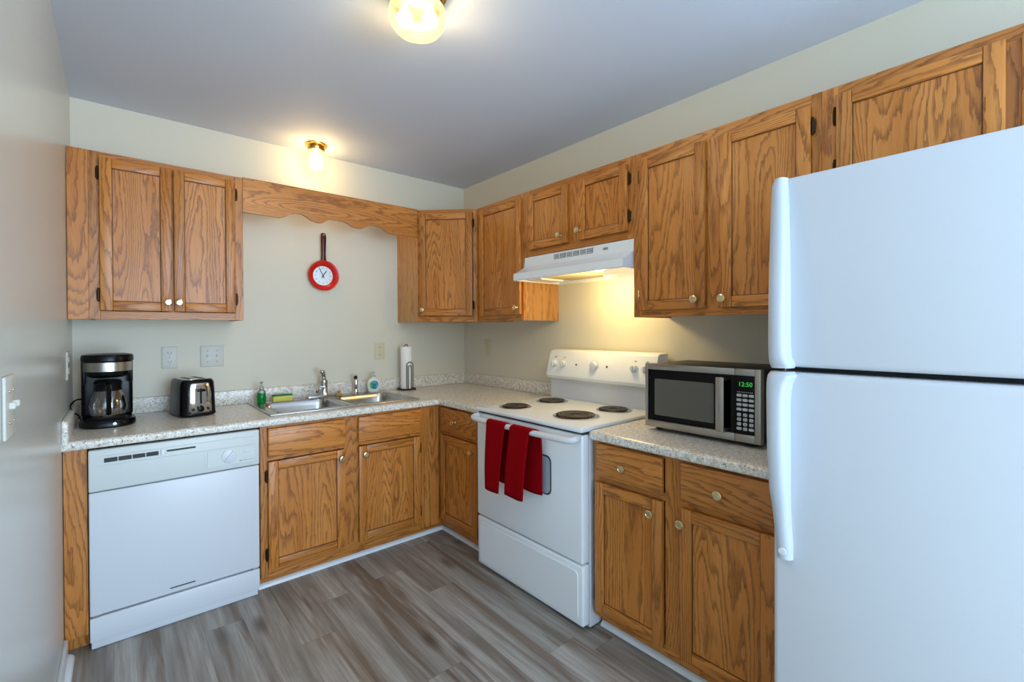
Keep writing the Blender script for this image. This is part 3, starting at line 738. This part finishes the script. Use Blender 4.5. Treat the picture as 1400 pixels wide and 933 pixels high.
# ------------------------------------------------------------------ microwave
t = rthing('microwave', 'stainless and black countertop microwave on the right counter', 'microwave', -2.078)
t.location.z = ZC; w = .492; FY = -.452; zb, ztp = .018, .298
s = MB(); s.box(.004, FY + .03, zb + .002, w - .004, -.09, ztp - .003, .004, 2); s.build('case', BLACKM, t)
for xx in (.04, w - .04):
    for yy in (-.12, FY + .05):
        s = MB(); s.lathe([(0, 0), (.014, 0), (.016, .02), (0, .02)], (xx, yy, 0), n=16); s.build('foot', BLACKM, t)
def frame_ring(x0, x1, z0, z1, fl, fr_, fb, ft, y0, y1, m, name, parent):
    s = MB(); s.box(x0, y0, z0, x0 + fl, y1, z1, .002, 2) if fl else None
    s.box(x1 - fr_, y0, z0, x1, y1, z1, .002, 2) if fr_ else None
    s.box(x0 + fl, y0, z0, x1 - fr_, y1, z0 + fb, .002, 2, ax='x'); s.box(x0 + fl, y0, z1 - ft, x1 - fr_, y1, z1, .002, 2, ax='x')
    return s.build(name, m, parent)
xs = .398
s = MB(); s.box(.002, FY + .004, zb, xs - .001, FY + .03, ztp); door = s.build('door', GLASSBLK, t)
frame_ring(0, xs - .001, zb, ztp, .014, 0, .030, .026, FY - .003, FY + .028, STEEL, 'door_trim', door)
s = MB(); s.prism(rrect(.045, .072, .312, .232, .006), FY + .002, FY + .006, 'xz'); s.build('door_window', mat('mesh_window', srgb(92, 90, 82), .3), door)
s = MB(); s.box(.333, FY - .030, .047, .366, FY - .022, .262, .003, 2); s.box(.335, FY - .024, .050, .364, FY + .006, .062, .002); s.box(.335, FY - .024, .248, .364, FY + .006, .260, .002); s.build('door_handle', STEEL, door)
s = MB(); s.box(xs, FY + .004, zb, w - .002, FY + .03, ztp); cpn = s.build('control_panel', GLASSBLK, t)
frame_ring(xs, w, zb, ztp, 0, .022, .030, .026, FY - .003, FY + .028, STEEL, 'panel_trim', cpn)
BTN = mat('keypad_grey', srgb(186, 190, 192), .4)
kx = [.411, .4335, .456]
for r in range(8):
    for c in range(3):
        zz = .196 - r * .0178 - (.003 if r > 3 else 0); wide = r < 4 or (r == 7 and c != 1)
        bw = .0092 if wide else .0072; bh = .0052 if wide else .0060
        s = MB(); s.prism(rrect(kx[c] - bw, zz - bh, kx[c] + bw, zz + bh, .003, 3), FY + .0015, FY + .006, 'xz'); b = s.build('button', BTN, cpn)
        if r >= 4 and not (r == 7 and c != 1):
            txt = str((r - 4) * 3 + c + 1) if r < 7 else '0'
            text_part('digit', txt, .009, BLACKM, b, Matrix.Translation((kx[c], FY + .0012, zz)) @ FRONT, .0002)
s = MB()
for k in range(9): s.box(.404 + k * .0066, FY + .0025, .2075, .408 + k * .0066, FY + .005, .2095)
s.build('panel_print', BTN, cpn)
text_part('clock_display', '12:50', .024, LCD, cpn, Matrix.Translation((.434, FY + .0022, .238)) @ Matrix.Diagonal((1, 1, 1, 1)) @ FRONT, .0004)
s = MB(); s.tube(spline([(.43, -.10, .30), (.46, -.16, .322), (.50, -.22, .345), (.53, -.20, .365), (.50, -.15, .345), (.47, -.12, .315), (.50, -.07, .30), (.56, -.03, .33)]), .0038, 8)
o = s.build('power_cord', BLACK, t)

# ------------------------------------------------------------------ refrigerator
t = rthing('refrigerator', 'large white top freezer refrigerator at the right edge', 'refrigerator', -2.762)
w = .80; FX = -.870
s = MB(); s.box(.004, -.795, .03, w - .004, -.04, 1.745, .006, 2); s.build('cabinet_body', APPL, t)
s = MB(); s.box(.01, -.80, .02, w - .01, -.78, 1.74); s.build('gasket', GAP, t)
s = MB(); s.box(0, FX, 1.236, w, -.80, 1.752, .014, 4); fz = s.build('freezer_door', APPL, t)
s = MB(); s.box(0, FX, .085, w, -.80, 1.222, .014, 4); fd = s.build('fridge_door', APPL, t)
s = MB(); s.box(.01, -.80, .012, w - .01, -.77, .08, .004); s.build('kick_grille', CREAMPL, t)
for xx in (.05, w - .05):
    for yy in (-.75, -.1): s = MB(); s.lathe([(0, 0), (.02, 0), (.02, .03), (0, .03)], (xx, yy, 0), n=14); s.build('foot', BLACKM, t)
HANDLE = mat('fridge_handle_plastic', srgb(192, 199, 208), .45)
def handle(parent, keys):
    s = MB(); rings = []
    for z, x0, x1, dep in keys:
        c = .007; y1 = FX + .004; y0 = FX - dep
        rings.append([Vector(p + (z,)) for p in [(x0 + c * .4, y1), (x0, y0 + c * 2.2), (x0 + c * .8, y0 + c * .5), (x0 + c * 2.2, y0), (x1 - c * 2, y0), (x1 - c * .6, y0 + c * .6), (x1, y0 + c * 2), (x1 + .002, y1)]])
    s.ring_loft(rings); return s.build('handle', HANDLE, parent, ang=50)
def smooth_keys(k, n=6):
    pts = spline([Vector((a[1], a[2], a[3])) for a in k], n); out = []
    for i, p in enumerate(pts):
        j = min(i // n, len(k) - 2); f = i / n - j; out.append((k[j][0] + (k[j + 1][0] - k[j][0]) * f, p.x, p.y, max(p.z, .004)))
    return out
handle(fz, smooth_keys([(1.234, .004, .052, .036), (1.245, .001, .054, .040), (1.262, .000, .047, .044), (1.30, .000, .044, .046), (1.45, .000, .044, .044), (1.60, .000, .042, .034), (1.68, .000, .040, .028), (1.735, .002, .038, .024), (1.752, .006, .036, .018)]))
handle(fd, smooth_keys([(1.224, .002, .052, .036), (1.214, -.002, .058, .044), (1.195, -.003, .050, .050), (1.15, -.003, .044, .052), (1.00, -.002, .044, .050), (.90, .000, .044, .040), (.84, .004, .045, .028), (.75, .010, .050, .022), (.712, .012, .050, .018)]))
s = MB(); s.lathe([(0, 0), (.010, 0), (.009, .002), (0, .0025)], (.031, FX - .021, .735), '-y', 20); s.build('handle_screw_cap', WPLASTIC, fd)

# ------------------------------------------------------------------ coffee maker
t = thing('coffee_maker', 'black drip coffee maker with steel band and glass carafe in left corner', 'coffee maker', (-2.296, -.290, ZC), R(2))
s = MB()
s.ring_loft([[Vector((math.copysign(abs(math.cos(a)) ** .75, math.cos(a)) * .104 * k, -.005 + math.copysign(abs(math.sin(a)) ** .8, math.sin(a)) * .122 * k, z)) for a in [2 * math.pi * i / 40 for i in range(40)]] for k, z in ((.96, 0), (1, .006), (1, .024), (.95, .034), (.75, .038))])
base = s.build('base', BLACK, t)
s = MB(); s.lathe([(0, .036), (.066, .036), (.068, .040), (.060, .042), (0, .042)], (0, -.035, 0), n=32); s.build('warming_plate', BLACKM, base)
s = MB(); s.box(-.096, .028, .03, .096, .108, .335, .018, 4); s.box(-.093, -.030, .20, -.078, .06, .335, .006, 2); s.box(.078, -.030, .20, .093, .06, .335, .006, 2); s.build('water_tank', BLACK, t)
s = MB(); s.lathe([(0, .232), (.060, .232), (.080, .245), (.086, .262), (.088, .306), (.0, .306)], (0, -.028, 0), n=40); s.build('brew_basket', BLACK, t)
s = MB(); s.lathe([(.0885, .262), (.0895, .263), (.0895, .304), (.0885, .305)], (0, -.028, 0), n=40); o = s.build('steel_band', STEEL, t); o.modifiers.new('t', 'SOLIDIFY').thickness = .001
s = MB(); s.lathe([(0, .305), (.092, .305), (.097, .312), (.097, .330), (.093, .340), (.07, .345), (0, .346)], (0, -.022, 0), n=40); s.build('lid', BLACK, t)
s = MB(); s.lathe([(0, .0425), (.052, .0425), (.062, .050), (.069, .075), (.070, .100), (.064, .135), (.052, .165), (.046, .182), (.048, .190)], (0, -.035, 0), n=36); ca = s.build('carafe', CARAFE, t)
s = MB(); s.lathe([(.0505, .168), (.0525, .170), (.0505, .190), (.053, .205), (.045, .218), (.0, .220)], (0, -.035, 0), n=36); s.build('carafe_lid', BLACK, ca)
s = MB(); s.tube(spline([(0, -.078, .200), (0, -.108, .202), (0, -.124, .185), (0, -.126, .130), (0, -.118, .085), (0, -.104, .066)]), .010, 10, flat=1.2); s.build('carafe_handle', BLACK, ca)
s = MB(); s.lathe([(0, 0), (.008, 0), (.007, .003), (0, .0035)], (.02, -.1275, .018), '-y', 16); s.build('power_switch', STEEL, base)
s = MB(); s.tube(spline([(-.090, .06, .125), (-.115, .03, .125), (-.132, -.005, .105), (-.125, -.01, .075), (-.108, .03, .055), (-.100, .08, .03)]), .0035, 8); s.build('power_cord', BLACK, t)

# ------------------------------------------------------------------ toaster
t = thing('toaster', 'black two slice toaster with chrome front panel on left counter', 'toaster', (-1.952, -.240, ZC), R(11))
s = MB(); rings = []
for k, z, e in ((1.0, .006, 0), (1.03, .012, 0), (1.0, .022, 0), (.985, .08, 0), (.96, .15, 0), (.93, .178, 0), (.86, .191, 0), (.78, .195, 0)):
    rings.append([Vector((x, y, z)) for x, y in rrect(-.082 * k, -.120 * (k * .7 + .3), .082 * k, .120 * (k * .7 + .3), .045 * k, 7)])
s.ring_loft(rings); s.build('body', BLACK, t)
s = MB(); s.ring_loft([[Vector((x, y, z)) for x, y in rrect(-.060, -.098, .060, .098, .03)] for z in (.194, .1965)]); tp = s.build('top_plate', CHROME, t)
for xx in (-.026, .026): s = MB(); s.box(xx - .012, -.072, .1955, xx + .012, .072, .1975, .002); s.build('bread_slot', BLACKM, tp)
s = MB(); rows = []
for z, k in ((.020, 1.0), (.08, .985), (.15, .955), (.172, .925), (.178, .90)):
    yf = -.120 * (k * .7 + .3) - .0022; hw = .053 * k
    rows.append([Vector((hw * u, yf + .006 * max(0, abs(u) - .7) / .3, z)) for u in (-1, -.85, -.7, -.3, 0, .3, .7, .85, 1)])
s.ring_loft(rows, closed=False, cap=False); fp = s.build('front_panel', CHROME, t, ang=60); md = fp.modifiers.new('t', 'SOLIDIFY'); md.thickness = .002; md.offset = 0
s = MB(); s.prism(rrect(-.026, .066, .026, .154, .012), -.1255, -.118, 'xz'); s.build('lever_recess', mat('recess_steel', srgb(150, 142, 130), .25, .9), fp)
s = MB(); s.box(-.004, -.1275, .070, .004, -.12, .150, .001); s.box(-.020, -.142, .134, .020, -.124, .146, .004, 2); s.build('lever', BLACK, fp)
s = MB(); s.lathe([(0, 0), (.016, 0), (.015, .008), (.012, .010), (0, .010)], (0, -.1215, .042), '-y', 24); s.build('browning_dial', BLACK, fp)
for xx in (-.034, .034): s = MB(); s.lathe([(0, 0), (.0075, 0), (.0065, .004), (0, .005)], (xx, -.121, .040), '-y', 16); s.build('button', BLACK, fp)

# ------------------------------------------------------------------ frying pan clock
t = thing('wall_clock', 'red frying pan shaped clock hanging on the wall above the sink', 'clock', (-1.181, 0, 1.717))
s = MB(); s.lathe([(0, 0), (.080, 0), (.090, .006), (.101, .030), (.1035, .034), (.102, .037), (.096, .036), (.075, .022), (.066, .012), (.066, .008), (0, .008)], (0, 0, 0), '-y', 56); s.build('pan', mat('red_enamel', srgb(206, 34, 22), .25), t)
s = MB(); s.lathe([(0, .008), (.066, .008), (.066, .0105), (0, .011)], (0, 0, 0), '-y', 48); face = s.build('clock_face', mat('silver_dial', srgb(206, 216, 222), .35, .4), t)
hmat = mat('pan_handle_brown', srgb(70, 18, 14), .25)
s = MB(); rings = []
for z, hw, d in ((.098, .021, .010), (.115, .016, .011), (.15, .0145, .012), (.20, .0165, .014), (.25, .018, .014), (.280, .017, .012), (.290, .011, .008)):
    rings.append([Vector((hw * math.cos(a), -.026 + d * .6 * math.sin(a), z)) for a in [2 * math.pi * i / 16 for i in range(16)]])
s.ring_loft(rings); hd = s.build('pan_handle', hmat, t)
s = MB(); s.tube([(.006 * math.cos(a), -.0345, .276 + .006 * math.sin(a)) for a in [2 * math.pi * k / 16 for k in range(16)]], .0022, 8, loop=True); s.build('hanging_ring', CHROME, hd)
INK = mat('dial_ink', srgb(52, 58, 66), .5)
for k in range(1, 13):
    a = math.pi / 2 - k * math.pi / 6
    text_part('numeral', str(k), .015, INK, face, Matrix.Translation((.052 * math.cos(a), -.0114, .052 * math.sin(a))) @ FRONT, .0003)
def hand(name, ang, L, wd_):
    s = MB(); s.box(-wd_, -.0145, -.018, wd_, -.0125, L, .0006, M=Matrix.Rotation(R(ang), 4, 'Y')); s.build(name, INK, face)
hand('minute_hand', -26, .060, .0022); hand('hour_hand', 33, .040, .003)
s = MB(); s.lathe([(0, .010), (.005, .010), (.005, .016), (0, .0165)], (0, 0, 0), '-y', 14); s.build('hand_pin', INK, face)

# ------------------------------------------------------------------ outlets and switches
def plate(name, label, cat, loc, rz, wd_, ht, m, kind, group=None):
    t = thing(name, label, cat, loc, rz)
    s = MB(); s.box(-wd_ / 2, -.006, -ht / 2, wd_ / 2, 0, ht / 2, .003, 3); p = s.build('faceplate', m, t)
    if kind == 'duplex':
        for zz in (-.026, .026):
            s = MB(); s.prism(rrect(-.017, zz - .014, .017, zz + .014, .008), -.008, -.005, 'xz'); so = s.build('socket', m, p)
            s = MB()
            for xx in (-.007, .007): s.box(xx - .0014, -.0085, zz - .002, xx + .0014, -.0075, zz + .007)
            s.lathe([(0, 0), (.0024, 0), (0, .0008)], (0, -.008, zz - .008), '-y', 8); s.build('socket_slots', GAP, so)
        s = MB(); s.ball((0, -.0062, 0), .003, n=8); s.build('screw', STEEL, p)
    if kind.startswith('switch'):
        xs_ = (-.024, .024) if kind == 'switch2' else (0,)
        for xx in xs_:
            s = MB(); s.box(xx - .005, -.016, -.004, xx + .005, -.005, .010, .002, M=None); s.build('toggle', m, p)
            for zz in (-.032, .032): s = MB(); s.ball((xx, -.0062, zz), .003, n=8); s.build('screw', STEEL, p)
    return t
LG = mat('outlet_white', srgb(200, 200, 190), .4)
plate('wall_outlet', 'duplex outlet on the back wall between coffee maker and toaster', 'outlet', (-2.034, 0, 1.190), 0, .072, .124, LG, 'duplex')
plate('light_switch', 'double toggle switch plate on the back wall above the toaster', 'switch', (-1.828, 0, 1.190), 0, .118, .124, LG, 'switch2')
plate('wall_outlet', 'ivory duplex outlet on the back wall left of the paper towels', 'outlet', (-.770, 0, 1.186), 0, .078, .122, IVORY, 'duplex')
plate('light_switch', 'ivory switch plate on the right wall under the single door cabinet', 'switch', (0, -.331, 1.198), QR, .080, .128, IVORY, 'switch1')
plate('wall_outlet', 'off white outlet on the left wall beside the coffee maker', 'outlet', (-W, -.350, 1.186), math.pi / 2, .118, .128, LG, 'duplex')
plate('light_switch', 'white switch plate on the left wall at the picture edge', 'switch', (-W, -1.865, 1.187), math.pi / 2, .118, .128, LG, 'switch2')

# ------------------------------------------------------------------ ceiling lights
t = thing('ceiling_light', 'small brass ceiling light with glass globe near the back wall above valance', 'ceiling light', (-1.272, -.170, H))
s = MB(); s.lathe([(0, 0), (.070, 0), (.068, -.008), (.050, -.014), (.046, -.020), (.054, -.026), (.050, -.040), (.044, -.044), (0, -.044)], n=40); s.build('canopy', POLBRASS, t)
s = MB(); s.lathe([(.046, -.040), (.058, -.055), (.073, -.085), (.077, -.115), (.070, -.150), (.052, -.176), (.028, -.190), (0, -.194)], n=36); s.build('glass_globe', GLOBE, t)
s = MB(); s.ball((0, 0, -.108), .030, sz=1.2, n=20); s.lathe([(0, -.044), (.013, -.044), (.013, -.08), (0, -.08)], n=12); s.build('bulb', BULB, t)
lamp('back_lamp_light', 'POINT', (-1.272, -.170, H - .108), 9, WARM, radius=.05)
t = thing('ceiling_light', 'larger brass ceiling light with glass globe in the middle of ceiling', 'ceiling light', (-1.44, -1.80, H))
s = MB(); s.lathe([(0, 0), (.105, 0), (.103, -.010), (.094, -.016), (.090, -.030), (.094, -.045), (.088, -.052), (0, -.052)], n=48); s.build('canopy', POLBRASS, t)
s = MB(); s.lathe([(.086, -.046), (.096, -.062), (.102, -.085), (.097, -.112), (.080, -.135), (.052, -.150), (.022, -.156), (0, -.157)], n=48); s.build('glass_globe', GLOBE, t)
for xx, yy in ((-.036, .026), (.036, -.026)):
    s = MB(); s.ball((xx, yy, -.098), .027, sz=1.1, n=20); s.lathe([(0, -.052), (.012, -.052), (.012, -.075), (0, -.075)], (xx, yy, 0), n=12); s.build('bulb', BULB, t)
lamp('front_lamp_light', 'POINT', (-1.44, -1.80, H - .10), 15, (1.0, .76, .44), radius=.07)
